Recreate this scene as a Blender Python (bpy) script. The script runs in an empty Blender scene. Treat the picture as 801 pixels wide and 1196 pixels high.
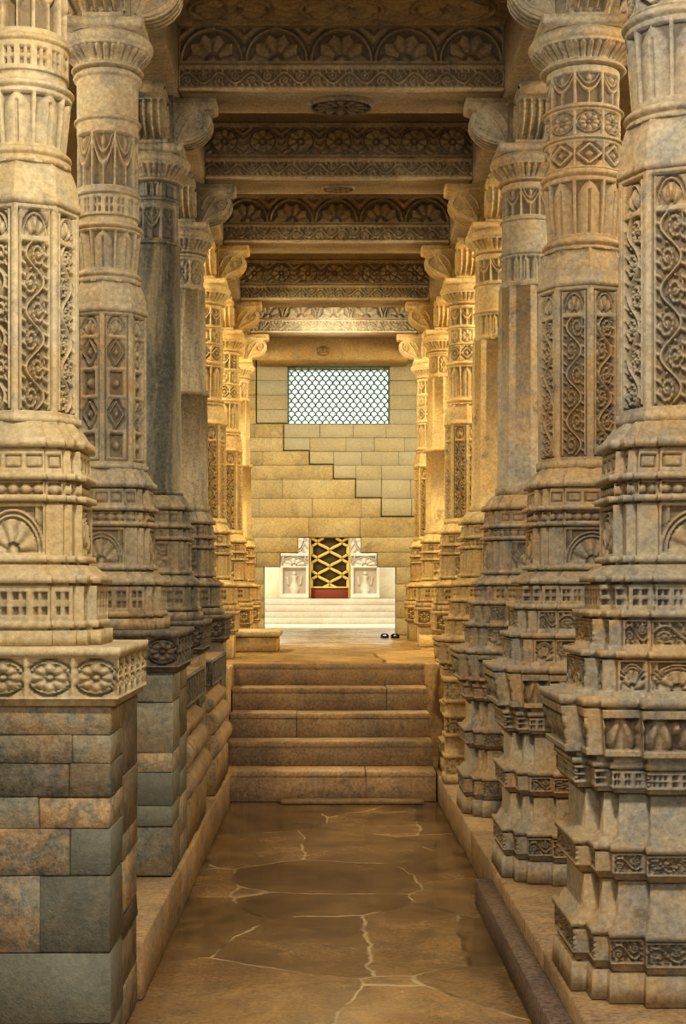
import bpy, bmesh, math, random
import numpy as np
from mathutils import Vector
random.seed(7); rng=np.random.default_rng(5)
S=1.7; EYE=1.05
def Wp(x,d,z): return (x*S,d*S,(z+EYE)*S)
def lin(c):
    return tuple(((v/255)/12.92 if v/255<=.04045 else ((v/255+.055)/1.055)**2.4) for v in c)+(1,)
sc=bpy.context.scene
COL=sc.collection
sc.view_settings.view_transform='Standard'
for lk in ('Medium High Contrast','Standard - Medium High Contrast'):
    try: sc.view_settings.look=lk; break
    except Exception: pass
# ------------------------------------------------------------------ materials
def stone(name,cA,cB,cC,rough=.75,scale=1.0,bump=.25,cmix=.5,dirt_shade=(62,42,24),cav_shade=.6,streak=False,grain=1.0,stain=.5,grey=(138,140,126),tintk=.45,gk=.34):
    m=bpy.data.materials.new(name); m.use_nodes=True; nt=m.node_tree; N=nt.nodes; L=nt.links
    b=N['Principled BSDF']; b.inputs['Roughness'].default_value=rough
    geo=N.new('ShaderNodeNewGeometry')
    def noise(sc_,det=4,ro=.6,dist=0,vec=None):
        n=N.new('ShaderNodeTexNoise'); n.inputs['Scale'].default_value=sc_; n.inputs['Detail'].default_value=det
        n.inputs['Roughness'].default_value=ro; n.inputs['Distortion'].default_value=dist
        L.new(vec or geo.outputs['Position'],n.inputs['Vector']); return n.outputs['Fac']
    def ramp(fac,a,b_):
        r=N.new('ShaderNodeMapRange'); r.interpolation_type='SMOOTHSTEP'; r.inputs['From Min'].default_value=a; r.inputs['From Max'].default_value=b_
        L.new(fac,r.inputs['Value']); return r.outputs['Result']
    def mix(fac,a,b_,mode='MIX'):
        x=N.new('ShaderNodeMix'); x.data_type='RGBA'; x.blend_type=mode
        if isinstance(fac,float): x.inputs['Factor'].default_value=fac
        else: L.new(fac,x.inputs['Factor'])
        for v,i in ((a,6),(b_,7)):
            if isinstance(v,tuple): x.inputs[i].default_value=v
            else: L.new(v,x.inputs[i])
        return x.outputs[2]
    def mul(a,k):
        x=N.new('ShaderNodeMath'); x.operation='MULTIPLY'; L.new(a,x.inputs[0]); x.inputs[1].default_value=k; return x.outputs[0]
    vec=None
    if streak:
        mp=N.new('ShaderNodeMapping'); mp.inputs['Scale'].default_value=(1.8,1.8,.2); L.new(geo.outputs['Position'],mp.inputs['Vector']); vec=mp.outputs['Vector']
    c=mix(ramp(noise(1.6*scale,5,.6,.6),.38,.62),lin(cA),lin(cB))
    c=mix(mul(ramp(noise(3.1*scale,7,.7,1.0,vec),.44,.64),cmix),c,lin(cC))
    c=mix(mul(ramp(noise(5.3*scale,8,.75,.4),.54,.7),stain),c,lin(dirt_shade))
    g=ramp(noise(40*grain,6,.75),.25,.75)
    c=mix(g,mix(gk,c,(0,0,0,1)),mix(gk*.4,c,(1,.95,.85,1)))
    at=N.new('ShaderNodeAttribute'); at.attribute_name='tint'
    hs=N.new('ShaderNodeHueSaturation'); L.new(c,hs.inputs['Color'])
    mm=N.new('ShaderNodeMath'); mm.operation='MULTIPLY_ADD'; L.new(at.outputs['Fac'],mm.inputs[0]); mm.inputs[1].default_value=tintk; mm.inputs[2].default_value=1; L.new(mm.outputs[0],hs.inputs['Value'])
    c=hs.outputs['Color']
    ag=N.new('ShaderNodeAttribute'); ag.attribute_name='grey'
    c=mix(ag.outputs['Fac'],c,mix(g,mix(.25,lin(grey),(0,0,0,1)),lin(grey)))
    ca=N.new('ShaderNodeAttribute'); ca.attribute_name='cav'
    c=mix(mul(ca.outputs['Fac'],cav_shade),c,lin(dirt_shade))  # carved recesses darkened in colour: crevice shade as well as grime
    L.new(c,b.inputs['Base Color'])
    bp=N.new('ShaderNodeBump'); bp.inputs['Strength'].default_value=bump; bp.inputs['Distance'].default_value=.012
    ad=N.new('ShaderNodeMath'); ad.operation='ADD'; L.new(noise(34 if bump<.5 else 14,6,.75),ad.inputs[0]); L.new(mul(noise(110,3,.6),.5),ad.inputs[1])
    L.new(ad.outputs[0],bp.inputs['Height']); L.new(bp.outputs[0],b.inputs['Normal'])
    return m
def plainmat(name,c,rough=.5,metal=0,noise_amt=.15):
    m=bpy.data.materials.new(name); m.use_nodes=True; nt=m.node_tree; N=nt.nodes; L=nt.links
    b=N['Principled BSDF']; b.inputs['Roughness'].default_value=rough; b.inputs['Metallic'].default_value=metal
    n=N.new('ShaderNodeTexNoise'); n.inputs['Scale'].default_value=22
    x=N.new('ShaderNodeMix'); x.data_type='RGBA'; L.new(n.outputs['Fac'],x.inputs['Factor'])
    l=lin(c); x.inputs[6].default_value=tuple(v*(1-noise_amt) for v in l[:3])+(1,); x.inputs[7].default_value=tuple(min(1,v*(1+noise_amt)) for v in l[:3])+(1,)
    L.new(x.outputs[2],b.inputs['Base Color']); return m
M_left=stone('cream_sandstone',(216,198,158),(200,172,118),(158,150,132),cmix=.5,stain=.45,cav_shade=.66)
M_left2=stone('grey_cream_marble',(176,160,128),(172,142,94),(122,118,108),cmix=.65,stain=.6)
M_right=stone('grey_gold_sandstone',(166,154,130),(178,146,96),(118,118,114),cmix=.7,stain=.6,cav_shade=.7)
M_far=stone('golden_sandstone',(212,184,120),(198,160,92),(160,140,104),cmix=.55,stain=.65,cav_shade=.7)
M_dark=stone('dark_grey_marble',(58,62,58),(38,44,42),(134,120,92),cmix=.8,streak=True,rough=.5,stain=.3,gk=.25)
M_plain=stone('weathered_marble',(154,140,112),(144,124,90),(82,82,76),cmix=.9,streak=True)
M_pier=stone('masonry_stone',(124,114,90),(154,122,78),(72,76,70),cmix=.85,scale=2.4,stain=.9,bump=.55,grey=(120,124,114),tintk=.62)
M_slab=stone('dark_slab',(84,78,68),(104,86,62),(52,52,52),cmix=.7)
M_beam=stone('ceiling_stone',(192,176,144),(172,148,110),(134,128,116),cmix=.65,cav_shade=.46,dirt_shade=(72,54,36))
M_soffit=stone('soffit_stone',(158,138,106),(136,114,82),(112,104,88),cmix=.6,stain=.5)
M_step=stone('step_stone',(172,138,88),(144,112,70),(104,92,72),cmix=.6,stain=.7)
M_wall=stone('wall_blocks',(208,190,144),(194,170,116),(162,152,126),cmix=.5,stain=.4,grey=(188,186,170))
M_white=stone('pale_marble',(240,228,200),(232,214,180),(214,196,164),cmix=.4,cav_shade=.6,dirt_shade=(140,110,76),stain=.2,gk=.15)
def floor_mat(name,cA,cB,cJ,scale,rough,jw=.013):
    m=stone(name,cA,cB,(112,92,64),rough=rough,cmix=.6,bump=.07,scale=1.2,stain=.25,gk=.25); nt=m.node_tree; N=nt.nodes; L=nt.links
    b=N['Principled BSDF']; src=b.inputs['Base Color'].links[0].from_socket
    geo=N.new('ShaderNodeNewGeometry')
    nz=N.new('ShaderNodeTexNoise'); nz.inputs['Scale'].default_value=2.2; nz.inputs['Detail'].default_value=5; L.new(geo.outputs['Position'],nz.inputs['Vector'])
    va=N.new('ShaderNodeVectorMath'); va.operation='MULTIPLY_ADD'; L.new(nz.outputs['Color'],va.inputs[0]); va.inputs[1].default_value=(.2,.2,0); L.new(geo.outputs['Position'],va.inputs[2])
    mp=N.new('ShaderNodeMapping'); mp.inputs['Scale'].default_value=(1,.8,0); L.new(va.outputs[0],mp.inputs['Vector'])
    def vor(f):
        v=N.new('ShaderNodeTexVoronoi'); v.feature=f; v.inputs['Scale'].default_value=scale; L.new(mp.outputs[0],v.inputs['Vector']); return v
    ve=vor('DISTANCE_TO_EDGE'); vc=vor('F1')
    r=N.new('ShaderNodeMapRange'); r.inputs['From Min'].default_value=jw*.25; r.inputs['From Max'].default_value=jw; r.inputs['To Min'].default_value=.85; r.inputs['To Max'].default_value=0
    L.new(ve.outputs['Distance'],r.inputs['Value'])
    nz2=N.new('ShaderNodeTexNoise'); nz2.inputs['Scale'].default_value=2.1; nz2.inputs['Detail'].default_value=6; L.new(geo.outputs['Position'],nz2.inputs['Vector'])
    r2=N.new('ShaderNodeMapRange'); r2.inputs['From Min'].default_value=.38; r2.inputs['From Max'].default_value=.56; L.new(nz2.outputs['Fac'],r2.inputs['Value'])
    sp=N.new('ShaderNodeSeparateColor'); L.new(vc.outputs['Color'],sp.inputs[0])
    hs=N.new('ShaderNodeHueSaturation'); L.new(src,hs.inputs['Color'])
    ma=N.new('ShaderNodeMath'); ma.operation='MULTIPLY_ADD'; L.new(sp.outputs[0],ma.inputs[0]); ma.inputs[1].default_value=.6; ma.inputs[2].default_value=.72; L.new(ma.outputs[0],hs.inputs['Value'])
    jm=N.new('ShaderNodeMix'); jm.data_type='RGBA'; L.new(r2.outputs[0],jm.inputs['Factor']); jm.inputs[6].default_value=lin((84,64,42)); jm.inputs[7].default_value=lin(cJ)
    x=N.new('ShaderNodeMix'); x.data_type='RGBA'; L.new(r.outputs[0],x.inputs['Factor']); L.new(hs.outputs[0],x.inputs[6]); L.new(jm.outputs[2],x.inputs[7])
    L.new(x.outputs[2],b.inputs['Base Color'])
    rr=N.new('ShaderNodeMapRange'); rr.inputs['From Min'].default_value=.35; rr.inputs['From Max'].default_value=.7; rr.inputs['To Min'].default_value=rough*.6; rr.inputs['To Max'].default_value=rough*2
    L.new(nz2.outputs['Fac'],rr.inputs['Value']); L.new(rr.outputs[0],b.inputs['Roughness'])
    return m
M_floor=floor_mat('lower_floor_stone',(176,142,92),(148,114,68),(218,202,166),1.2,.15)
M_floor2=floor_mat('upper_floor_stone',(196,160,102),(172,136,82),(120,84,46),.6,.2)
M_gold=plainmat('gold_paint',(240,204,108),.4,.05)
M_maroon=plainmat('dark_infill',(84,68,38),.8)
M_red=plainmat('red_paint',(140,66,44),.7)
M_green=plainmat('green_frame',(120,156,140),.5)
M_lat=plainmat('lattice_paint',(120,158,146),.6)
M_curb=stone('brown_curb',(104,72,48),(82,56,38),(70,54,44),cmix=.5)
M_leather=plainmat('dark_leather',(40,30,26),.6)
# ------------------------------------------------------------------ mesh helpers
def mk(name,V,quads,ngons=(),attrs={},smooth=False,mat=None):
    V=np.asarray(V,dtype=np.float32).reshape(-1,3); quads=np.asarray(quads,dtype=np.int32).reshape(-1,4)
    me=bpy.data.meshes.new(name); me.vertices.add(len(V)); me.vertices.foreach_set('co',V.ravel())
    lp=[quads.ravel()]; st=list(range(0,len(quads)*4,4)); cur=len(quads)*4
    for g in ngons: lp.append(np.array(g,dtype=np.int32)); st.append(cur); cur+=len(g)
    lp=np.concatenate(lp); me.loops.add(len(lp)); me.loops.foreach_set('vertex_index',lp)
    me.polygons.add(len(st)); me.polygons.foreach_set('loop_start',np.array(st,dtype=np.int32))
    if smooth: me.polygons.foreach_set('use_smooth',np.ones(len(st),dtype=bool))
    me.update(calc_edges=True)
    for k,a in attrs.items():
        at=me.attributes.new(k,'FLOAT','POINT'); at.data.foreach_set('value',np.asarray(a,dtype=np.float32).ravel())
    if mat: me.materials.append(mat)
    return me
def fixn(me):
    bm=bmesh.new(); bm.from_mesh(me); bmesh.ops.recalc_face_normals(bm,faces=bm.faces); bm.to_mesh(me); bm.free(); return me
def add(me,name,parent=None,loc=(0,0,0),label=None,cat=None,kind=None,group=None,mat=None):
    o=bpy.data.objects.new(name,me); COL.objects.link(o); o.location=loc
    if parent: o.parent=parent
    if label: o['label']=label
    if cat: o['category']=cat
    if kind: o['kind']=kind
    if group: o['group']=group
    if mat and me is not None:
        if not me.materials: me.materials.append(mat)
        elif me.materials[0]!=mat:
            o.material_slots[0].link='OBJECT'; o.material_slots[0].material=mat
    return o
# ------------------------------------------------------------------ carved relief motifs
def rg(d,w): return np.clip(1-(np.abs(d)/w)**2,0,1)
def motif(name,s,t,w,h):
    AR={'rosette':1.0,'bloom':1.3,'fan':1.9,'lotus':1.55,'vine':1.7,'petal':.5,'dentil':.62,'diamond':1.0,'bead':.9,'garland':.75,'slots':.9,'leafy':.8,'figure':.8}
    if name in('panel','panelD'):
        ms=.11; asp=h/np.maximum(w,1e-4); mt=ms/asp
        si=(s-ms)/(1-2*ms); ti=(t-mt)/(1-2*mt)
        inside=(si>0)&(si<1)&(ti>0)&(ti<1)
        arch=.85
        b=.11; sj=(si-b)/(1-2*b)
        if name=='panel':
            nv=np.maximum(1,np.round(asp*.85/1.3)); c=ti/arch*nv
            hh=vine(c,np.clip(sj,0,1),1.3)
        else:
            nv=4; c=ti/arch*nv; f=c-np.floor(c); q=np.abs(2*sj-1)+np.abs(2*f-1); k=np.floor(c)
            d=np.maximum(rg(q-.8,.13),rg(q,.38)); d=np.maximum(d,(q>1.25)*.7)
            n_=np.maximum(((np.abs(2*sj-1)>.75)|(f<.12)|(f>.88))*1.,rg(np.hypot(2*sj-1,(2*f-1)*1.4),.5))
            hh=np.where(k%2==0,n_,d)
        top=ros(2*sj-1,np.clip((ti-arch)/(1-arch),0,1)*1.1)
        hh=np.where(ti>arch+.01,top,hh); hh=np.where((ti>arch-.012)&(ti<arch+.012),1,hh)
        hh=np.where((sj<0)|(sj>1),1,hh)
        brd=(si<.05)|(si>.95)|(ti<.01)|(ti>.99)
        hh=np.where(brd,.15,hh)
        return np.where(inside,hh,1)
    ar=AR[name]; n=np.maximum(1,np.round(w/(h*ar))); c=s*n; f=c-np.floor(c); x=2*f-1
    y=np.clip((t-.08)/.84,0,1)
    if name=='rosette': hh=np.maximum(ros(x*1.08,(2*y-1)*1.08),(np.abs(x)>.9)*1.)
    elif name=='bloom':
        X=x*1.3; Y=2*y-1; r=np.hypot(X,Y); th=np.arctan2(Y,X)
        p=(r<.84)*(r>.3)*(.45+.55*np.abs(np.cos(4*th))**.5)*(.7+.35*r)
        lf=(r>1.04)*(.3+.7*np.abs(np.cos(5*(np.abs(X)-1.3)+6*Y)))
        hh=np.maximum.reduce([p,rg(r,.2),rg(r-.96,.07),lf*.85])
    elif name=='fan': hh=fan(x,y)
    elif name=='lotus':
        r=np.hypot(x,y*.95); th=np.arctan2(y*.95,x)
        p=(r<.8-.12*np.abs(np.sin(5*th)))*(r>.26)*(.35+.65*np.abs(np.cos(5*th))**.5)*(.6+.45*r)
        lf=((r>1.03))*(.3+.7*np.abs(np.cos(7*np.abs(x)+8*y)))
        hh=np.maximum.reduce([p,rg(r,.2),rg(r-.93,.07),lf])
    elif name=='vine': hh=vine(c+0*t,y+0*s,ar)
    elif name=='petal':
        ww=np.where(y>.8,.92*np.sqrt(np.clip((1-y)/.2,0,1))*.8,.92-.15*y)
        q=np.abs(x)/np.maximum(ww,.02); hh=np.clip(1-q**2*.6,0,1)*(q<1); hh=hh*(1-.5*rg(x,.12)*(y<.85))
    elif name=='leafy':
        r=np.hypot(x*1.1,(y-.42)*2); hh=np.clip(1-r**2,0,1)**.45*(.75+.25*np.cos(8*np.abs(x)+6*y)); hh=np.maximum(hh,rg(np.hypot(np.abs(x)-1,(y-.65)*1.6),.34)*.9); hh=np.maximum(hh,(y>.88)*1.); hh=np.maximum(hh,(y<.06)*1.)
    elif name=='dentil': hh=1-((np.abs(x)<.62)&(y>.12)&(y<.88))*(1-.75*((np.abs(x)<.2)|(np.abs(y-.5)<.1)))
    elif name=='slots': hh=1-.8*((np.abs(x)<.8)&(y>.15)&(y<.85))+.6*((np.abs(x)<.6)&(y>.28)&(y<.72))
    elif name=='diamond':
        q=np.abs(x)+np.abs(2*y-1); hh=(q<.95)*(q>.7)*1.+rg(q,.42); hh=np.maximum(hh,(q>1.35)*.8)
    elif name=='bead': hh=np.clip(1-(x**2+(2*y-1)**2),0,1)**.5
    elif name=='garland':
        yc=.35+.5*x**2; hh=np.maximum(rg(y-yc,.09),rg(y-yc-.2,.06)*.8)
        hh=np.maximum(hh,rg(np.abs(x)-1,.16)*(y<.8)*(.6+.4*np.cos(y*40)))
        hh=np.maximum(hh,rg(x,.12)*(y<.3)); hh=np.maximum(hh,(y>.88)*1.)
        hh=np.maximum(hh,rg(np.hypot(x,(y-.72)*1.6),.26))
    elif name=='figure':
        hh=rg(np.hypot(x*1.8,(y-.8)*2.8),.3); hh=np.maximum(hh,rg(x/(.3+.12*np.sin(y*9)),1)*(y<.72)*.9); hh=np.maximum(hh,rg(np.abs(x)-.45-.2*(y-.5),.09)*(y>.35)*(y<.65)*.7); hh=np.maximum(hh,(np.abs(x)>.8)*1.); hh=np.maximum(hh,.1)
    plain=(w<.45*h*ar)
    hh=np.where((t<.06)|(t>.94),1,hh); hh=np.where((s*w<.004)|((1-s)*w<.004),1,hh)
    return np.clip(np.where(plain,1,hh),0,1)
def ros(x,y,half=False):
    r=np.hypot(x,y); th=np.arctan2(y,x)
    p=(.3+.7*np.abs(np.cos(4*th))**.7)*(r<.84)*(r>.26)*(.55+.45*np.sin(np.clip((r-.26)/.58,0,1)*np.pi))
    return np.maximum.reduce([p,rg(r,.2),rg(r-.93,.07)*.9,(r>1.12)*.6])
def fan(x,y):
    y2=y*1.0; r=np.hypot(x,y2); th=np.arctan2(y2,x)
    p=(.25+.75*np.abs(np.sin(4.5*th))**.7)*(r<.74)*(r>.22)
    return np.maximum.reduce([p,rg(r,.17),rg(r-.82,.05),rg(r-.94,.05),((np.abs(x)>.7)&(y>.6)&(r>1.02))*.8*np.abs(np.cos(9*x))])
def vine(c,y,W):
    f=c-np.floor(c); yc=.5+.34*np.sin(2*np.pi*c); out=rg(y-yc,.075)
    for fc,y0,sg in ((.25,.36,1),(.75,.64,-1),(-.25,.64,-1),(1.25,.36,1)):
        dx=(f-fc)*W; dy=(y-y0)*1.0; r=np.hypot(dx,dy); th=np.arctan2(dy*sg,dx)
        rr=.29*(1+.14*np.cos(7*th))
        sp=(.5+.5*np.cos(2*np.pi*(r/.155-th/(2*np.pi))))*(r<rr)*(.72+.28*np.cos(11*th))
        out=np.maximum(out,sp); out=np.maximum(out,rg(r,.06))
    lf=np.clip(np.cos(2*np.pi*5*c+9*y),0,1)*((y<.17)|(y>.83))*.85
    return np.maximum(out,lf)**.75
# ------------------------------------------------------------------ plans
def plan(kind,q):
    t8=math.tan(math.pi/8); rot=0
    if kind=='octv': kind='oct'; rot=math.pi/8
    if kind=='cir':
        a=-math.pi/8+np.arange(4*q)*2*math.pi/(4*q); P=np.stack([np.cos(a),np.sin(a)],1)
        k=np.arange(4*q)/(q/2); return P,P.copy(),k-np.floor(k),np.full(4*q,math.pi/4)
    if kind=='oct': pts=[(1,-t8),(1,t8),(t8,1)]; cnt=[q//2,q-q//2]
    if kind=='red':
        pts=[(1,-.5),(1,.5),(.88,.5),(.88,.76),(.77,.76),(.76,.77),(.76,.88),(.5,.88),(.5,1)]
        fr=[.40,.03,.19,.03,.02,.03,.19,.03]; cnt=[max(2,int(round(f*q))) for f in fr]; cnt[0]+=q-sum(cnt)
    if kind=='sq':
        pts=[(1,-.414),(1,1),(.414,1)]; n0=int(q*.7); cnt=[n0,q-n0]
    P=[];Nn=[];s=[];w=[]
    for i,c in enumerate(cnt):
        a=np.array(pts[i]);b=np.array(pts[i+1]); d=b-a; L=np.hypot(*d); n=np.array([d[1],-d[0]])/L
        for k in range(c):
            p=a+d*k/c; P.append(p);Nn.append(n)
            if kind=='sq': s.append((p[1]+1)/2 if i==0 else (1-p[0])/2); w.append(2)
            else: s.append(k/c); w.append(L)
    P=np.array(P);Nn=np.array(Nn); R=[];RN=[]
    for k in range(4):
        a=k*math.pi/2+rot; m=np.array([[math.cos(a),-math.sin(a)],[math.sin(a),math.cos(a)]])
        R.append(P@m.T);RN.append(Nn@m.T)
    return np.concatenate(R),np.concatenate(RN),np.tile(s,4),np.tile(w,4)
def grooved(L):
    out=[]
    for i,s in enumerate(L):
        s=list(s)
        if i+1<len(L) and s[2]=='red' and L[i+1][2]=='red' and s[1]-s[0]>.028 and s[5]=='lin':
            z=s[1]; g=.006; r=min(s[4],L[i+1][3])-.014; s[1]=z-g; out.append(tuple(s)); out.append((z-g,z,'red',r,r,'lin'))
        else: out.append(tuple(s))
    return out
def column(name,secs,zbase,q,res,mat,rs=1.0):
    rows=[];cav=[]
    N=4*q
    for sec in secs:
        z0,z1,pk,r0,r1,shape=sec[:6]; mo=sec[6] if len(sec)>6 else None; dep=sec[7] if len(sec)>7 else .014
        P,Nn,s,w=plan(pk,q); H=z1-z0
        nv=max(2,int(round(H/res))+1) if mo else (2 if shape=='lin' else 7)
        t=np.linspace(0,1,nv)[:,None]
        if shape=='lin': r=r0+(r1-r0)*t
        elif shape=='tor': r=r0+r1*np.sin(np.pi*t)
        elif shape=='og': r=r0+(r1-r0)*(t*t*(3-2*t))
        elif shape=='cav': r=r0+(r1-r0)*t**2.2
        r=r*rs
        if mo:
            wr=(w*r.mean())[None,:]+0*t; h=motif(mo,s[None,:]+0*t,t+0*s[None,:],wr,H)
        else: h=np.ones((nv,N))
        d=dep*(1-h)
        X=P[None,:,0]*r-Nn[None,:,0]*d; Y=P[None,:,1]*r-Nn[None,:,1]*d; Z=(z0-zbase)+H*t+0*X
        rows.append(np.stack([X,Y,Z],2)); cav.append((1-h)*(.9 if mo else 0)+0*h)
    V=np.concatenate(rows); C=np.concatenate(cav); R=len(V)
    i=np.arange(R-1)[:,None]*N; j=np.arange(N)[None,:]; jn=(j+1)%N
    Q=np.stack([i+j,i+jn,i+N+jn,i+N+j],2).reshape(-1,4)
    ng=[list(range(N-1,-1,-1)),list(range((R-1)*N,R*N))]
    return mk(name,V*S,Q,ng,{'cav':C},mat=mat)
def relief(name,w,bands,res,mat,thick=.02):
    nx=int(w/res)+1; xs=np.linspace(0,w,nx)[None,:]; rows=[];cav=[]
    for z0,z1,yo,mo,dep in bands:
        nv=max(2,int((z1-z0)/res)+1) if mo else 2; t=np.linspace(0,1,nv)[:,None]
        h=motif(mo,xs/w+0*t,t+0*xs,np.full((nv,nx),w),z1-z0) if mo else np.ones((nv,nx))
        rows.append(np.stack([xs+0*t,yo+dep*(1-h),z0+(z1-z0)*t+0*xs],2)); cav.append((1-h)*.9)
    V=np.concatenate(rows); C=np.concatenate(cav); R=len(V)
    i=np.arange(R-1)[:,None]*nx; j=np.arange(nx-1)[None,:]
    Q=np.stack([i+j,i+j+1,i+nx+j+1,i+nx+j],2).reshape(-1,4)
    b=len(V)*nx; zt=V[-1,0,2]; zb=V[0,0,2]
    BV=np.array([[0,thick,zb],[w,thick,zb],[w,thick,zt],[0,thick,zt]])
    ng=[[b+1,b,b+3,b+2], [b,b+1]+list(range(nx-1,-1,-1)), list(range((R-1)*nx,R*nx))+[b+2,b+3],
        [b+3,b]+[k*nx for k in range(R)], [b+1,b+2]+[k*nx+nx-1 for k in range(R-1,-1,-1)]]
    VV=np.concatenate([V.reshape(-1,3),BV]); CC=np.concatenate([C.ravel(),np.zeros(4)])
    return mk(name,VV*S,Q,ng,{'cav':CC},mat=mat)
def disc_relief(name,R0,mat):
    nr,na=40,160; r=np.linspace(0,1,nr)[:,None]; th=np.linspace(0,2*np.pi,na,endpoint=False)[None,:]
    h=np.maximum.reduce([(r<.8-.08*np.abs(np.sin(6*th)))*(r>.3)*(.3+.7*np.abs(np.cos(6*th))**.6),rg(r+0*th,.2),rg(r-.92+0*th,.07),rg(r-.26+0*th,.04)])
    V=np.stack([R0*r*np.cos(th),R0*.8*r*np.sin(th),-.004-.018*h+0*r],2)
    V=np.concatenate([V,np.stack([R0*1.02*np.cos(th),R0*.82*np.sin(th),0*th],2)]); C=np.concatenate([(1-h),np.zeros((1,na))])
    i=np.arange(nr)[:,None]*na; j=np.arange(na)[None,:]; jn=(j+1)%na
    Q=np.stack([i+j,i+na+j,i+na+jn,i+jn],2).reshape(-1,4)
    return fixn(mk(name,V*S,Q,[list(range(nr*na,(nr+1)*na))],{'cav':C},mat=mat))
class Boxes:
    def __init__(s): s.V=[];s.Q=[];s.N=[];s.t=[];s.g=[]
    def box(s,x0,x1,y0,y1,z0,z1,b=.006,tint=0,grey=0,jit=0):
        b=min(b,(x1-x0)*.3,(y1-y0)*.3,(z1-z0)*.3); k=len(s.V)
        lo=(x0,y0,z0);hi=(x1,y1,z1)
        vid={}
        for sx in (0,1):
            for sy in (0,1):
                for sz in (0,1):
                    j=[random.uniform(-jit,jit) for _ in range(3)]
                    c=[(lo,hi)[sx][0],(lo,hi)[sy][1],(lo,hi)[sz][2]]; d=[(1,-1)[sx],(1,-1)[sy],(1,-1)[sz]]
                    for a in range(3):
                        p=[c[i]+(0 if i==a else d[i]*b)+j[i] for i in range(3)]
                        vid[(sx,sy,sz,a)]=len(s.V); s.V.append(p); s.t.append(tint); s.g.append(grey)
        f=lambda *a:s.N.append([vid[x] for x in a])
        for a in range(3):
            for v in (0,1):
                o=[i for i in range(3) if i!=a]
                seq=[(0,0),(1,0),(1,1),(0,1)]
                ks=[]
                for p,q in seq:
                    kk=[0,0,0];kk[a]=v;kk[o[0]]=p;kk[o[1]]=q; ks.append((*kk,a))
                if (v==0)^(a==1): ks=ks[::-1]
                f(*ks)
        for a in range(3):
            o=[i for i in range(3) if i!=a]
            for p in (0,1):
                for q in (0,1):
                    k0=[0,0,0];k0[o[0]]=p;k0[o[1]]=q;k1=list(k0);k1[a]=1
                    f((*k0,o[0]),(*k1,o[0]),(*k1,o[1]),(*k0,o[1]))
        for sx in (0,1):
            for sy in (0,1):
                for sz in (0,1): f(*[(sx,sy,sz,a) for a in range(3)])
    def mesh(s,name,mat,origin=(0,0,0)):
        V=(np.array(s.V)-np.array(origin))*S
        return fixn(mk(name,V,np.zeros((0,4)),s.N,{'tint':s.t,'grey':s.g},mat=mat))
def boxobj(name,x0,x1,y0,y1,z0,z1,mat,b=.008,parent=None,**kw):
    B=Boxes(); org=((x0+x1)/2,(y0+y1)/2,z0); B.box(x0,x1,y0,y1,z0,z1,b); me=B.mesh(name,mat,org)
    loc=Wp(*org)
    if parent is not None: loc=tuple(Vector(loc)-parent.location)
    return add(me,name,parent,loc,**kw)
# ------------------------------------------------------------------ pillar templates
ZL=-.13; ZR=-.92
midbase=[(.03,.06,'red',.185,.155,'lin'),(.06,.075,'red',.157,.157,'lin'),(.075,.2,'red',.148,.148,'lin','fan'),
 (.2,.214,'red',.158,.158,'lin'),(.214,.25,'red',.146,.146,'lin','bead'),(.25,.264,'red',.158,.158,'lin'),
 (.264,.325,'red',.146,.142,'lin','slots',.011),(.325,.345,'red',.154,.154,'lin'),(.345,.385,'red',.148,.122,'lin')]
midR=[(a,b,p,r0*1.19,r1*1.19)+tuple(k) for a,b,p,r0,r1,*k in midbase]
baseL=grooved([(-.13,-.09,'red',.195,.195,'lin'),(-.09,-.075,'red',.188,.188,'lin'),(-.075,.012,'red',.184,.184,'lin','dentil'),(.012,.03,'red',.194,.194,'lin')]+midbase)
baseR=grooved([(-.92,-.85,'red',.284,.28,'lin'),(-.85,-.835,'red',.272,.272,'lin'),(-.835,-.775,'red',.278,.278,'lin','vine',.014),(-.775,-.76,'red',.284,.284,'lin'),
 (-.76,-.735,'red',.268,.256,'lin'),(-.735,-.65,'red',.25,.25,'lin'),(-.65,-.635,'red',.26,.27,'lin'),(-.635,-.585,'red',.272,.272,'lin','vine',.013),(-.585,-.57,'red',.278,.278,'lin'),(-.57,-.555,'red',.262,.25,'lin'),
 (-.555,-.455,'red',.246,.246,'lin'),(-.455,-.445,'red',.266,.266,'lin'),(-.445,-.4,'red',.274,.274,'lin','dentil',.013),(-.4,-.387,'red',.28,.28,'lin'),
 (-.387,-.372,'red',.268,.268,'lin'),(-.372,-.262,'red',.298,.308,'lin','leafy',.034),(-.262,-.242,'red',.312,.312,'lin'),(-.242,-.232,'red',.266,.266,'lin'),
 (-.232,-.155,'red',.25,.25,'lin','fan',.016),(-.155,-.14,'red',.258,.258,'lin'),(-.14,-.13,'red',.232,.232,'lin'),(-.13,-.065,'red',.23,.23,'lin','vine',.013),(-.065,-.05,'red',.238,.238,'lin'),
 (-.05,.015,'red',.21,.21,'lin','dentil',.013),(.015,.03,'red',.222,.222,'lin')]+midR)
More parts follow.
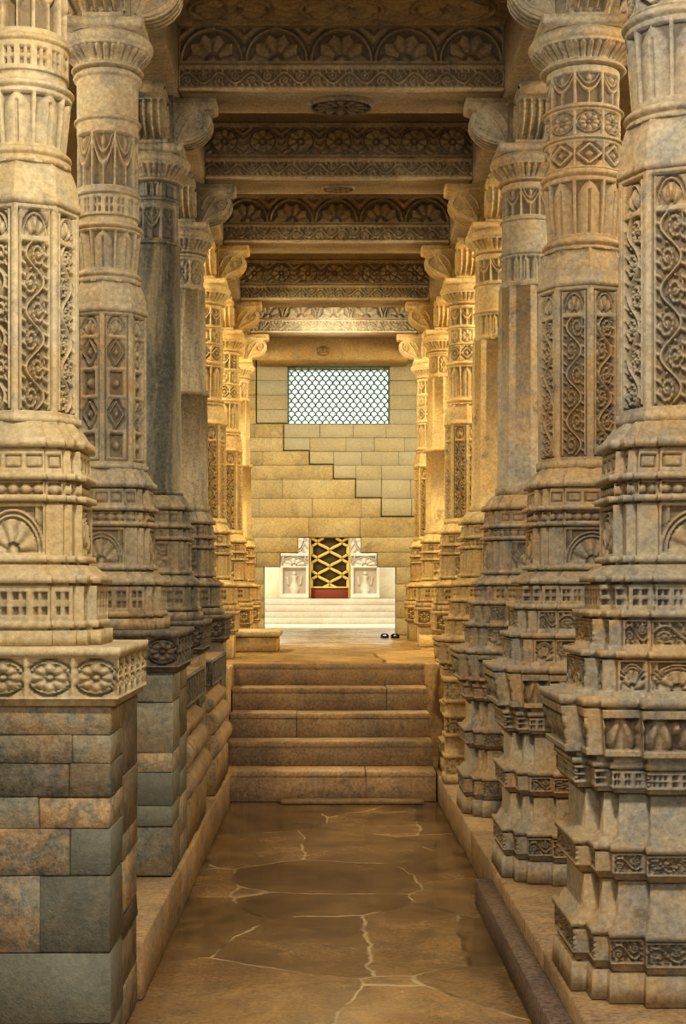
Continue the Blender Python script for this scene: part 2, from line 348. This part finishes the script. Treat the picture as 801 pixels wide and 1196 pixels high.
def mkshaftL(p): return [(.385,.4,'octv',.124,.124,'lin'),(.4,.89,'octv',.118,.118,'lin',p,.018),(.89,.91,'octv',.122,.122,'lin'),(.91,.99,'octv',.118,.1,'cav'),
 (.99,1.005,'cir',.108,.108,'lin'),(1.005,1.03,'cir',.098,.012,'tor'),(1.03,1.16,'cir',.096,.11,'lin','petal'),(1.16,1.185,'cir',.1,.016,'tor'),(1.185,1.205,'cir',.098,.098,'lin'),
 (1.205,1.27,'cir',.103,.103,'lin','dentil'),(1.27,1.29,'cir',.1,.01,'tor'),(1.29,1.51,'cir',.1,.1,'lin','garland',.018),(1.51,1.53,'cir',.1,.01,'tor'),
 (1.53,1.65,'cir',.1,.1,'lin','vine',.016),(1.65,1.68,'cir',.1,.012,'tor')]
shaftR=[(.385,.41,'octv',.119,.119,'lin'),(.41,.97,'octv',.114,.114,'lin','panel',.018),(.97,.99,'octv',.118,.118,'lin'),(.99,1.09,'octv',.114,.1,'cav'),
 (1.09,1.1,'cir',.107,.107,'lin'),(1.1,1.13,'cir',.098,.014,'tor'),(1.13,1.32,'cir',.096,.109,'lin','petal'),(1.32,1.35,'cir',.102,.014,'tor'),
 (1.35,1.44,'cir',.105,.105,'lin','diamond'),(1.44,1.455,'cir',.102,.01,'tor'),(1.455,1.54,'cir',.103,.103,'lin','rosette'),(1.54,1.555,'cir',.102,.01,'tor'),(1.555,1.68,'cir',.1,.1,'lin','garland')]
shaftP=[(.385,.42,'octv',.12,.12,'lin'),(.42,.97,'octv',.112,.108,'lin'),(.97,1.0,'octv',.118,.118,'lin'),(1.0,1.5,'octv',.102,.098,'lin'),(1.5,1.52,'cir',.106,.106,'lin'),(1.52,1.66,'cir',.1,.1,'lin','rosette'),(1.66,1.68,'cir',.1,.01,'tor')]
shaftRP=[(.385,.42,'octv',.119,.119,'lin'),(.42,1.25,'octv',.112,.106,'lin'),(1.25,1.27,'cir',.11,.11,'lin'),(1.27,1.38,'cir',.102,.102,'lin','petal'),(1.38,1.4,'cir',.102,.01,'tor'),
 (1.4,1.52,'cir',.102,.102,'lin','vine'),(1.52,1.54,'cir',.1,.01,'tor'),(1.54,1.68,'cir',.1,.1,'lin','garland')]
shaftD=[(.385,.41,'cir',.12,.12,'lin'),(.41,1.42,'cir',.112,.104,'lin'),(1.42,1.44,'cir',.1,.014,'tor'),(1.44,1.6,'cir',.1,.1,'lin','garland'),(1.6,1.62,'cir',.1,.01,'tor'),(1.62,1.68,'cir',.1,.1,'lin','petal')]
cap=[(1.68,1.7,'cir',.1,.018,'tor'),(1.7,1.75,'cir',.105,.142,'og','petal',.008),(1.75,1.79,'cir',.14,.01,'tor'),(1.79,1.8,'cir',.125,.125,'lin'),(1.8,1.83,'sq',.128,.128,'lin'),(1.83,2.04,'sq',.085,.085,'lin')]
def bracket_mesh(name,mat):
    pr=[(.08,0),(.118,0),(.126,.010),(.122,.022),(.15,.026),(.182,.038),(.208,.056),(.228,.08),(.238,.106),(.236,.13),(.224,.148),(.212,.152),(.214,.16),(.244,.163),(.262,.17),(.262,.21),(.08,.21)]
    n=len(pr); hw=.064; V=[];N=[]
    lays=[(-hw,.95),(-hw*.92,1),(hw*.92,1),(hw,.95)]
    c=np.array([.15,.11])
    for y,k in lays:
        for p in pr:
            q=c+(np.array(p)-c)*k; V.append((q[0],y,q[1]))
    for l in range(3):
        for i in range(n):
            j=(i+1)%n; N.append([l*n+i,(l+1)*n+i,(l+1)*n+j,l*n+j])
    N.append(list(range(n))); N.append(list(range(4*n-1,3*n-1,-1)))
    def tube(pts,wd,sy,ht):
        k=len(V)
        for i,p in enumerate(pts):
            a=np.array(pts[max(i-1,0)]);b_=np.array(pts[min(i+1,len(pts)-1)]); d=b_-a; d=d/(np.hypot(*d)+1e-9); nn=np.array([-d[1],d[0]])*wd
            p=np.array(p)
            for q,y in ((p-nn,hw*.97),(p-nn*.5,hw+ht),(p+nn*.5,hw+ht),(p+nn,hw*.97)): V.append((q[0],sy*y,q[1]))
        for i in range(len(pts)-1):
            a=k+4*i;b2=a+4
            for m in range(3): N.append([a+m,a+m+1,b2+m+1,b2+m])
    for sy in (-1,1):
        cx,cz=.192,.1
        tube([(cx+(.034-.0016*j)*math.cos(math.radians(60-j*26)),cz+(.034-.0016*j)*math.sin(math.radians(60-j*26))) for j in range(19)],.004,sy,.008)
        tube([(.125,.035),(.15,.045),(.175,.055),(.205,.078),(.224,.105),(.218,.135)],.004,sy,.008)
        tube([(.085,.182),(.25,.186)],.008,sy,.006)
        tube([(.1,.03),(.115,.06),(.13,.09),(.15,.115),(.165,.14)],.007,sy,.008)
        tube([(.09,.08),(.1,.11),(.12,.14),(.14,.152)],.006,sy,.008)
    for t in (-.7,-.25,.25,.7):
        for i in range(3,10):
            p=np.array(pr[i]);q=np.array(pr[i+1]); d=q-p; nn=np.array([d[1],-d[0]]); nn=nn/(np.hypot(*nn)+1e-6)*.006
            k=len(V)
            for P_,o in ((p,0),(q,0),(q,1),(p,1)):
                for y in (t*hw-.006,t*hw+.006): V.append((P_[0]+nn[0]*o,y,P_[1]+nn[1]*o))
            N+= [[k,k+2,k+4,k+6],[k+1,k+7,k+5,k+3],[k+6,k+4,k+5,k+7]]
    return fixn(mk(name,np.array(V)*S,np.zeros((0,4)),N,mat=mat))
BR=bracket_mesh('bracket',M_left)
T={}
def tmpl(key,base,shaft,zb,q,res,rs,mat):
    T[key]=(column('base',base,zb,q,res,mat,rs if zb!=ZR else 1.0),column('shaft',shaft,zb,q,res,mat,rs),column('capital',cap,zb,q,res,mat,rs),zb)
tmpl('L_hi',baseL,mkshaftL('panel'),ZL,90,.0026,1.0,M_left)
tmpl('L_hi2',baseL,mkshaftL('panelD'),ZL,68,.004,1.0,M_left2)
tmpl('R_hi',baseR,shaftR,ZR,96,.0026,1.19,M_right)
tmpl('L_lo',baseL,shaftR,ZL,44,.006,1.0,M_far)
tmpl('R_mid',baseR,shaftRP,ZR,56,.005,1.04,M_right)
tmpl('L_dark',baseL,shaftD,ZL,40,.007,1.0,M_plain)
tmpl('L_plain',baseL,shaftP,ZL,40,.007,1.0,M_plain)
def pillar(key,x,d,mat,label,shaftmat=None,group='carved temple pillars'):
    b,s,c,zb=T[key]
    e=add(None,'carved_pillar',None,Wp(x,d,zb+.0015),label,'pillar',group=group); e.empty_display_size=.3
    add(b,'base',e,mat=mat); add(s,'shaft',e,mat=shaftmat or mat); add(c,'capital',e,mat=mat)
    for k in range(4):
        o=add(BR,'bracket',e,(0,0,(1.83-zb)*S),mat=mat); o.rotation_euler=(0,0,k*math.pi/2)
    return e
XL=-.715; XR=.845
ZP=[3.57,4.92,6.28,7.6,8.95,10.7,12.05]
pillar('L_hi',XL,ZP[0],M_left,'cream carved octagonal marble pillar on a masonry pier',None)
pillar('L_hi2',XL,ZP[1],M_left2,'cream carved marble pillar with garland bands on dark slab')
pillar('L_dark',XL,ZP[2],M_plain,'smooth dark grey-green round pillar with weathered streaks',M_dark)
pillar('L_plain',XL,ZP[3],M_plain,'plain weathered octagonal stone pillar beside the stairs')
for i in (4,5): pillar('L_lo',XL,ZP[i],M_far,'golden densely carved sandstone pillar on upper floor')
pillar('L_plain',XL,ZP[6],M_far,'plain golden octagonal pillar near the end wall')
pillar('R_hi',XR,ZP[0],M_right,'grey and gold carved pillar with tall moulded base')
pillar('R_hi',XR,ZP[1],M_right,'carved grey pillar with scroll panels and stepped base')
pillar('R_mid',XR,ZP[2],M_right,'plain-shafted stone pillar with tiered base on low platform')
pillar('R_mid',XR+.02,ZP[3],M_far,'plain-shafted golden pillar with tiered base beside the stairs')
pillar('L_lo',XR-.01,ZP[4],M_far,'golden densely carved sandstone pillar on upper floor')
pillar('L_plain',XR-.01,ZP[5],M_far,'plain golden octagonal pillar on the upper floor')
pillar('L_lo',XR-.01,ZP[6],M_far,'golden densely carved sandstone pillar near the end wall')
pl=column('carved_plinth',[(-.92,-.88,'sq',.08,.08,'lin'),(-.88,-.80,'sq',.07,.07,'lin','rosette',.01),(-.80,-.785,'sq',.08,.08,'lin'),(-.785,-.70,'sq',.066,.066,'lin'),(-.70,-.685,'sq',.078,.078,'lin'),
  (-.685,-.61,'sq',.07,.07,'lin','vine',.01),(-.61,-.595,'sq',.078,.078,'lin'),(-.595,-.54,'sq',.066,.066,'lin'),(-.54,-.525,'sq',.078,.078,'lin'),(-.525,-.44,'sq',.072,.072,'lin','rosette',.012),(-.44,-.42,'sq',.082,.082,'lin')],-.92,28,.006,M_far)
add(pl,'carved_plinth',None,Wp(.64,7.15,-.919),'small square plinth with carved rosette blocks beside the stairs','plinth')
# ------------------------------------------------------------------ piers
slabsec=[(-.26,-.245,'sq',.25,.25,'lin'),(-.245,-.15,'sq',.258,.258,'lin','rosette',.02),(-.15,-.13,'sq',.262,.262,'lin')]
def slabmesh(hw,mat):
    k=hw/.26
    return column('cap_slab',[(a,b,p,r0*k,r1*k)+tuple(rest) for a,b,p,r0,r1,*rest in slabsec],-.26,100,.003,mat)
SLAB={}
def masonry(x0,x1,y0,y1,z0,z1,rows):
    B=Boxes()
    B.box(x0+.005,x1-.005,y0+.005,y1-.005,z0,z1,.001,-.9)
    xm=x0+(x1-x0)*random.uniform(.42,.6); ym=y0+(y1-y0)*random.uniform(.4,.6)
    for (xa,xb,right) in ((x0,xm,0),(xm,x1,1)):
        for (ya,yb) in ((y0,ym),(ym,y1)):
            zs=[z0]
            while zs[-1]<z1-.03:
                zs.append(zs[-1]+random.uniform(.4,1.3)*(z1-z0)/rows)
            zs[-1]=z1
            if len(zs)>2 and zs[-1]-zs[-2]<.06: zs.pop(-2)
            for a,b in zip(zs[:-1],zs[1:]):
                cuts=[xa,xb]
                if random.random()<.5: cuts=[xa,xa+(xb-xa)*random.uniform(.3,.7),xb]
                for c0,c1 in zip(cuts[:-1],cuts[1:]):
                    B.box(c0+.0008,c1-.0008,ya+.0008,yb-.0008,a+.001,b-.0015,.0025,random.uniform(-1,1),random.choice([0,0,.2,.5,.8]),.002 if a>z0 else 0)
    return B
def pier(x,d,hw,zbot,rows,slabmat,mat,label,ztop=-.26):
    e=add(None,'stone_pier',None,Wp(x,d,zbot+.002),label,'pier',group='masonry piers under pillars'); e.empty_display_size=.2
    B=masonry(x-hw,x+hw,d-hw,d+hw,zbot,ztop,rows); add(B.mesh('masonry',mat,(x,d,zbot)),'masonry',e)
    key=(round(hw,2),slabmat.name)
    if key not in SLAB: SLAB[key]=slabmesh(hw+.022,slabmat)
    add(SLAB[key],'cap_slab',e,(0,0,(-.26-zbot)*S-.002))
pier(XL,ZP[0],.238,-1.05,6,M_left,M_pier,'dark mottled masonry pier with rosette-carved cap slab')
pier(XL,ZP[1],.238,-.9,5,M_slab,M_pier,'dark masonry pier with blackened cap slab')
pier(XL,ZP[2],.2,-.9,4,M_slab,M_pier,'masonry pier between moulded parapets')
pier(XL,ZP[3],.2,-.9,4,M_slab,M_pier,'masonry pier next to the stairs')
for i in (4,5,6): 
    for x in (XL,XR-.01): pier(x,ZP[i],.17,-.41,1,M_far,M_far,'low golden stone plinth on the upper floor')
# ------------------------------------------------------------------ parapets
def parapet(y0,y1):
    x0=-.92
    pr=[(x0,-.9),(-.478,-.9),(-.478,-.76),(-.495,-.745)]
    for cz,r,cx in ((-.69,.052,-.505),(-.59,.048,-.51)):
        for k in range(9):
            a=math.radians(-85+k*170/8); pr.append((cx+r*.95*math.cos(a),cz+r*math.sin(a)))
    pr+=[(-.515,-.535),(-.49,-.525),(-.485,-.49),(-.52,-.47),(-.515,-.435),(-.50,-.43),(-.50,-.31),(x0,-.31)]
    n=len(pr); ny=7; V=[];N=[]
    cut=[(y1-y0)*k/ (ny-1) for k in range(ny)]
    for y in cut:
        j=random.uniform(-.004,.004)
        for p in pr: V.append((p[0]+(j if p[0]>x0 else 0)-XL,y-(y1-y0)/2,p[1]+.9))
    for l in range(ny-1):
        for i in range(n):
            k=(i+1)%n; N.append([l*n+i,l*n+k,(l+1)*n+k,(l+1)*n+i])
    N.append(list(range(n-1,-1,-1))); N.append([ (ny-1)*n+i for i in range(n)])
    e=add(None,'parapet',None,Wp(XL,(y0+y1)/2,-.898),'low moulded stone parapet with rolled courses and rosette cap','parapet',group='moulded parapets')
    add(fixn(mk('moulded_wall',np.array(V)*S,np.zeros((0,4)),N,mat=M_step)),'moulded_wall',e)
    r=relief('carved_band',y1-y0,[(0,.11,0,'rosette',.01)],.006,M_slab,.012)
    o=add(r,'carved_band',e,((-.487-XL)*S,-(y1-y0)/2*S,.475*S)); o.rotation_euler=(0,0,math.pi/2)
    r=relief('carved_band',.42,[(0,.11,0,'rosette',.01)],.006,M_slab,.012)
    add(r,'carved_band',e,((x0-XL)*S,(-(y1-y0)/2-.0125)*S,.475*S))
parapet(5.19,6.05); parapet(6.51,7.37)
# ------------------------------------------------------------------ floor, platforms, stairs
boxobj('floor',-2.3,2.3,-2.5,8.25,-1.2,-1.051,M_floor,.001,kind='structure')
def platform(name,rects,z0,z1,mat,label,step=.9):
    B=Boxes()
    for x0,x1,y0,y1 in rects:
        y=y0
        while y<y1-.01:
            yn=min(y1,y+step*random.uniform(.8,1.2))
            if y1-yn<.3: yn=y1
            B.box(x0,x1,y,yn-.002,z0,z1,.005,random.uniform(-.4,.4)); y=yn
    x0,x1,y0,y1=rects[0]; o=((x0+x1)/2,(y0+y1)/2,z0)
    return add(B.mesh(name,mat,o),name,None,Wp(*o),label,'platform')
platform('stone_ledge',[(-2.28,-.465,3.82,7.39),(-2.28,-.505,7.392,7.81)],-1.049,-.901,M_step,'low worn stone ledge under the masonry piers')
platform('stone_platform',[(.553,2.28,-2.4,8.25)],-1.049,-.921,M_step,'low brown stone platform under the tiered pillars')
for a,b in ((1.6,3.3),(3.302,5.0)):
    boxobj('stone_curb',.498,.5515,a,b-.003,-1.049,-.965,M_curb,.002,label='slim square-edged dark brown stone kerb along the floor',cat='kerb',group='stone kerbs')
B=Boxes(); B.box(-2.28,2.28,8.26,15.6,-1.05,-.41,.006)
B.box(-2.28,-.505,7.815,8.258,-1.05,-.41,.006)
add(B.mesh('upper_floor',M_floor2,(0,8.26,-1.05)),'floor_upper',None,Wp(0,8.26,-1.05),kind='structure').name='floor.001'
st=add(None,'stone_staircase',None,Wp(.02,7.4,-1.05),'five worn golden-brown stone steps','stairs')
tops=[-.9,-.775,-.65,-.53,-.41]
tn=[.45,-.3,-.05,-.1,-.35]
for i,tz in enumerate(tops):
    B=Boxes(); zb=-1.05 if i==0 else tops[i-1]; y0=7.4+.213*i
    cuts=[[.2],[],[-.15],[.33],[-.05]][i]; xs=[-.5]+cuts+[.548]
    for a in range(len(xs)-1):
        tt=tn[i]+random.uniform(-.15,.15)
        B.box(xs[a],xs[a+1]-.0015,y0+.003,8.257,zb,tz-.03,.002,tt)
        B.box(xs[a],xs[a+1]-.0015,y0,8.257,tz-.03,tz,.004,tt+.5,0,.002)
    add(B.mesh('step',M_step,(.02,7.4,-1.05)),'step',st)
cb2=boxobj('threshold_slab',-.22,.48,7.3,7.395,-1.05,-1.03,M_step,.004,label='thin worn stone slab before the stairs',cat='slab')
# ------------------------------------------------------------------ ceiling & beams
zc=2.32
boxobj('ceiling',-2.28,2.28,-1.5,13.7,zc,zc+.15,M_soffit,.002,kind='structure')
for side,x in (('left',XL),('right',XR)):
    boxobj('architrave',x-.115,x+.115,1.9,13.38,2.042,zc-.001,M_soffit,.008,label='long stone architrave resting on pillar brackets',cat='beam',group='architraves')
bx0,bx1=XL+.116,XR-.116; bw=bx1-bx0
def fb(k): return [(0,.012,0,None,0),(.012,.09,.0,'vine',.016),(.09,.102,-.006,None,0),(.102,.112,.012,None,0),(.112,.268,.008,k,.025),(.268,.279,.0,None,0)]
hi=relief('frieze',bw,fb('lotus'),.003,M_beam,.042)
hi2=relief('frieze',bw,fb('bloom'),.0042,M_beam,.042)
lo=relief('frieze',bw,fb('lotus'),.006,M_beam,.042)
BZ=[4.78,6.12,7.44,8.8,10.55,11.9]
med=disc_relief('medallion',.14,M_slab)
for i,z in enumerate(BZ):
    e=add(None,'ceiling_beam',None,Wp((bx0+bx1)/2,z,2.04),'stone ceiling beam carved with large rosettes and vine' if i in (2,4) else 'stone ceiling beam carved with half-lotus and vine friezes','beam',group='carved ceiling beams')
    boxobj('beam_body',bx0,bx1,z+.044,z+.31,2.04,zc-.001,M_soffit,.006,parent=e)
    add(hi if i<2 else hi2 if i in (2,4) else lo,'frieze',e,(-bw/2*S,0,0))
    if i<2: add(med,'medallion',e,(0,.17*S,-.001*S))
    elif i==2:
        o=add(med,'medallion',e,(0,.17*S,-.001*S),mat=M_soffit); o.scale=(.6,.6,.6)
r=relief('coffer',bw,[(0,.3,0,'bloom',.03),(.3,.6,0,'bloom',.03),(.6,.9,0,'bloom',.03)],.006,M_beam,.035)
o=add(r,'ceiling_coffer',None,Wp(bx0,6.08,zc-.036),'carved rosette ceiling coffer panel','ceiling panel'); o.rotation_euler=(math.radians(90),0,0)
boxobj('stone_lintel',-.595,.72,13.0,13.36,1.985,zc-.001,M_far,.012,label='plain golden stone lintel above the lattice window',cat='lintel')
kn=column('boss',[(0,.02,'cir',.03,.05,'og'),(.02,.06,'cir',.05,.055,'lin','petal'),(.06,.08,'cir',.05,.02,'og')],0,16,.006,M_far)
add(kn,'carved_boss',None,Wp(-.02,12.96,2.02),'small carved boss fixed on the lintel','ornament')
# ------------------------------------------------------------------ far wall
D=13.4
def X_(p): return (p-380)*D/1750
def Z_(p): return (688-p)*D/1750
def build_wall():
    ys=[743,722,702,682,662,645,627,604,582,560,543,527,511,495,478,461,444,427,412,398]
    B=Boxes(); xa,xb=-1.4,1.5; ps=9
    for i in range(len(ys)-1):
        z0,z1=Z_(ys[i]),Z_(ys[i+1])
        if i==0: z0=-.408
        holes=[]
        ym=(ys[i]+ys[i+1])/2
        if ym>662: holes=[(X_(308),X_(463))]
        elif ym>645: holes=[(X_(327),X_(441))]
        elif ym>627: holes=[(X_(348),X_(422))]
        elif 427<ym<495: holes=[(X_(336),X_(455))]
        segs=[(xa,xb)] if not holes else [(xa,holes[0][0]),(holes[0][1],xb)]
        if ym<=495: seam=X_(300)
        elif ym<527: seam=X_(332)
        elif ym<543: seam=X_(362)
        elif ym<560: seam=X_(390)
        elif ym<582: seam=X_(416)
        elif ym<604: seam=X_(446)
        else: seam=9
        for a,b in segs:
            x=a
            while x<b-.001:
                gr=x>seam-.02
                w=random.uniform(.22,.36) if gr else random.uniform(.4,.85)
                xn=x+w
                if not gr and x<seam<xn+.15: xn=seam
                if gr and x<ps<xn and ps<9: xn=ps
                if b-xn<.14: xn=b
                gap=.013 if (gr and x<ps-.01) else 0
                B.box(x,xn-(.012 if abs(xn-seam)<.01 else .003),D+random.uniform(0,.004)+(.007 if gr else 0),D+.3,z0+gap,z1-.003,.002,random.uniform(-.1,.35) if gr else random.uniform(-.4,.2),(.75+random.uniform(-.2,.2)) if gr else random.choice([0,0,0,.2]),.0006)
                x=xn
        for a,b in segs:
            B.box(a+.004,b-.004,D+.026,D+.28,z0,z1+.002,.001,-1.6,0)
        ps=seam
    B.box(xa,xb,D,D+.3,Z_(398),2.318,.002)
    return add(B.mesh('wall_back',M_wall,(0,D,-.41)),'wall_back',None,Wp(0,D,-.41),kind='structure')
build_wall()
def bars(B,p,q,w,y0,y1):
    p=np.array(p);q=np.array(q);d=q-p;L=np.hypot(*d)
    if L<1e-3: return
    n=np.array([-d[1],d[0]])/L*w/2; k=len(B.V)
    for y in (y0,y1):
        for c in (p-n,q-n,q+n,p+n): B.V.append((c[0],y,c[1])); B.t.append(0);B.g.append(0)
    B.N+=[[k,k+1,k+2,k+3],[k+7,k+6,k+5,k+4]]+[[k+i,k+4+i,k+4+(i+1)%4,k+(i+1)%4] for i in range(4)]
x0,x1,z0,z1=X_(336),X_(455),Z_(495),Z_(427)
B=Boxes(); f=.01
for a in ((x0,x1,z0,z0+f),(x0,x1,z1-f,z1),(x0,x0+f,z0+f,z1-f),(x1-f,x1,z0+f,z1-f)): B.box(a[0],a[1],D+.06,D+.12,a[2],a[3],.003)
win=add(B.mesh('window_1',M_green,((x0+x1)/2,D,z0)),'window_1',None,Wp((x0+x1)/2,D,z0),kind='structure')
B=Boxes(); cw=.062; ch=.04; ri=0; zz=z0-.035
while zz<z1:
    xx=x0-cw+(cw/2 if ri%2 else 0)
    while xx<x1+cw:
        pts=[(xx+cw/2*math.cos(math.radians(a)),zz+ch*1.02*math.sin(math.radians(a))) for a in range(0,181,20)]
        pts=[(min(max(a,x0+.004),x1-.004),min(max(b,z0+.004),z1-.004)) for a,b in pts]
        for k in range(len(pts)-1): bars(B,pts[k],pts[k+1],.011,D+.08,D+.1)
        xx+=cw
    zz+=ch; ri+=1
add(B.mesh('lattice',M_lat,((x0+x1)/2,D,z0)),'lattice',win)
# ------------------------------------------------------------------ court beyond the doorway
boxobj('ground',-12,12,15.602,40,-1.2,-.42,M_white,.001,kind='structure').name='floor.002'
DS=18.6
def XS(p): return (p-380)*DS/1750
def ZS(p): return (688-p)*DS/1750
sh=add(None,'marble_shrine',None,Wp(.04,DS,-.42),'pale carved marble shrine front with figures and steps','shrine')
def shp(me,name,x,y,z,**k): return add(me,name,sh,tuple(Vector(Wp(x,y,z))-sh.location),**k)
B=Boxes(); gx0,gx1=XS(361),XS(409); gz0,gz1=-.12,ZS(626)
B.box(XS(326),gx0,DS,DS+1,-.12,1.8,.01); B.box(gx1,XS(443),DS,DS+1,-.12,1.8,.01); B.box(gx0,gx1,DS,DS+1,gz1,1.8,.01); B.box(gx0,gx1,DS+.12,DS+1,-.12,gz1,.01)
B.box(XS(290),XS(326),DS+.3,DS+1,-.12,.34,.01,.6); B.box(XS(443),XS(480),DS+.3,DS+1,-.12,.34,.01,.6)
for k,(zz,yy) in enumerate(((-.12,.1),(-.2,.25),(-.28,.4),(-.35,.55))):
    B.box(XS(286),XS(484),DS-yy,DS+.9,zz-.08 if k<3 else -.42,zz,.006,random.uniform(-.3,0))
me=B.mesh('shrine_body',M_white,(.04,DS,-.42)); add(me,'shrine_body',sh)
w=gx0-XS(327)-.005
fr=relief('figure_panel',w,[(0,.04,0,None,0),(.04,.4,.0,'figure',.045),(.4,.53,0,'fan',.03),(.53,.95,0,'bloom',.035),(.95,1.4,0,None,0)],.008,M_white,.07)
shp(fr,'figure_panel',XS(327),DS-.072,-.118); shp(fr,'figure_panel',gx1+.005,DS-.072,-.118)
g=add(None,'gilded_gate',None,Wp((gx0+gx1)/2,DS+.08,gz0),'gilded ogee lattice gate over dark infill and red panel','gate')
def gp(me,name): return add(me,name,g)
og=((gx0+gx1)/2,DS+.08,gz0); zm=ZS(686)
B=Boxes(); B.box(gx0+.01,gx1-.01,DS+.09,DS+.11,zm,gz1-.002,.002); gp(B.mesh('backing_panel',M_maroon,og),'backing_panel')
B=Boxes(); B.box(gx0+.01,gx1-.01,DS+.06,DS+.11,gz0,zm-.002,.006); gp(B.mesh('red_panel',M_red,og),'red_panel')
B=Boxes()
for a in ((gx0+.005,gx0+.022),(gx1-.022,gx1-.005)): B.box(a[0],a[1],DS+.04,DS+.088,gz0,gz1-.002,.004)
B.box(gx0+.022,gx1-.022,DS+.04,DS+.088,gz1-.022,gz1-.003,.004); B.box(gx0+.022,gx1-.022,DS+.04,DS+.058,zm-.01,zm+.01,.004)
iw=gx1-gx0-.05; cw=iw/3; hh=gz1-.025-zm
for c in range(4):
    xc=gx0+.025+cw*c; sg=1 if c%2 else -1
    amp=cw*.46; pts=[]
    for k in range(161):
        x=xc+sg*amp*math.sin(2*math.pi*3*k/160)
        pts.append((min(max(x,gx0+.03),gx1-.03),zm+hh*k/160))
    for k in range(160): bars(B,pts[k],pts[k+1],.034,DS+.05,DS+.085)
gp(B.mesh('lattice',M_gold,og),'lattice')
# ------------------------------------------------------------------ bench, sandals
be=add(None,'stone_bench',None,Wp(-.455,9.95,-.409),'low pale stone block bench on the upper floor','bench')
boxobj('seat',-.64,-.29,9.7,10.25,-.31,-.272,M_wall,.008,parent=be)
boxobj('support',-.62,-.31,9.73,10.22,-.409,-.311,M_far,.008,parent=be)
for k,(x,y,a) in enumerate(((.5,12.6,10),(.58,12.55,-20))):
    e=add(None,'sandal',None,Wp(x,y,-.409),'dark leather sandal with a single strap on stone floor','sandal',group='sandals by the doorway'); e.rotation_euler=(0,0,math.radians(a))
    V=[];n=16
    for z in (0,.012):
        for i in range(n):
            t=2*math.pi*i/n; V.append((.03*math.cos(t)*(1+.25*math.sin(t)),.075*math.sin(t),z))
    N=[list(range(n-1,-1,-1)),list(range(n,2*n))]+[[i,(i+1)%n,n+(i+1)%n,n+i] for i in range(n)]
    add(mk('sole',np.array(V)*S,np.zeros((0,4)),N,mat=M_leather),'sole',e)
    V=[];m=9
    for y0 in (-.02,.045):
        for i in range(m):
            t=math.pi*i/(m-1)
            for r_ in (1,.8): V.append((.031*r_*math.cos(t),y0,.01+.026*r_*math.sin(t)))
    N=[]
    for i in range(m-1):
        a_=2*i;b_=2*m+2*i; N+=[[a_,a_+2,b_+2,b_],[a_+1,b_+1,b_+3,a_+3],[a_,a_+1,a_+3,a_+2],[b_,b_+2,b_+3,b_+1]]
    add(mk('strap',np.array(V)*S,np.zeros((0,4)),N,mat=M_leather),'strap',e)
# ------------------------------------------------------------------ side walls of the aisles
for nm,x in (('wall_left',-2.3),('wall_right',2.3)):
    boxobj(nm,min(x,x+.2*np.sign(x)),max(x,x+.2*np.sign(x)),-2.5,15.6,-1.05,2.32,M_wall,.004,kind='structure')
# ------------------------------------------------------------------ light
w=bpy.data.worlds.new('World'); sc.world=w; w.use_nodes=True; nt=w.node_tree
bg=nt.nodes['Background']; bg.inputs['Color'].default_value=(.96,1,.97,1); bg.inputs['Strength'].default_value=1.1
sun=bpy.data.lights.new('sun','SUN'); sun.energy=1.8; sun.color=(1,.93,.78); sun.angle=.02
so=bpy.data.objects.new('sun',sun); COL.objects.link(so); so.rotation_euler=Vector((.6,1,-1.1)).to_track_quat('-Z','Y').to_euler()
def area(x,d,z,tx,td,tz,e,size,col):
    l=bpy.data.lights.new('added_light','AREA'); l.energy=e; l.size=size*S; l.color=col
    o=bpy.data.objects.new('added_light',l); COL.objects.link(o); o.location=Wp(x,d,z); o.rotation_euler=(Vector(Wp(tx,td,tz))-Vector(Wp(x,d,z))).to_track_quat('-Z','Y').to_euler()
    return o
for d,e,G in ((8.3,84,(1,.82,.48)),(9.9,100,(1,.81,.44)),(11.4,108,(1,.80,.42))):  # unseen lights added in the aisles, standing in for golden side daylight
    area(-1.6,d,1.9,.5,d+.3,-.1,e,.4,G)
    area(1.7,d,1.9,-.5,d+.3,-.1,e,.4,G)
for d,e in ((4.3,40),(5.6,36),(7.0,46)):  # nearer unseen aisle lights, likewise stand-ins for side daylight
    area(-1.6,d,1.9,.6,d+.3,-.4,e,.4,(1,.84,.58)); area(1.7,d,1.9,-.6,d+.3,-.4,e,.4,(1,.84,.58))
area(.06,11.4,1.9,.04,13.4,.6,34,.4,(1,.9,.66))  # unseen light added to brighten the end wall
area(.1,1.5,2.15,-.05,4.4,-.75,185,.25,(1,.92,.77))  # unseen overhead key, added to rake across the carved relief
area(0,.2,.9,0,6.2,2.1,46,.4,(1,.92,.76))  # unseen light added to lift the beam friezes
# ------------------------------------------------------------------ camera
cam=bpy.data.cameras.new('camera'); co=bpy.data.objects.new('camera',cam); COL.objects.link(co)
co.location=(0,0,EYE*S); co.rotation_euler=(math.pi/2,0,0); cam.sensor_width=36; cam.lens=1750/1196*36
cam.shift_x=(400.5-380)/1196; cam.shift_y=(688-598)/1196; cam.clip_start=.05; cam.clip_end=200
sc.camera=co
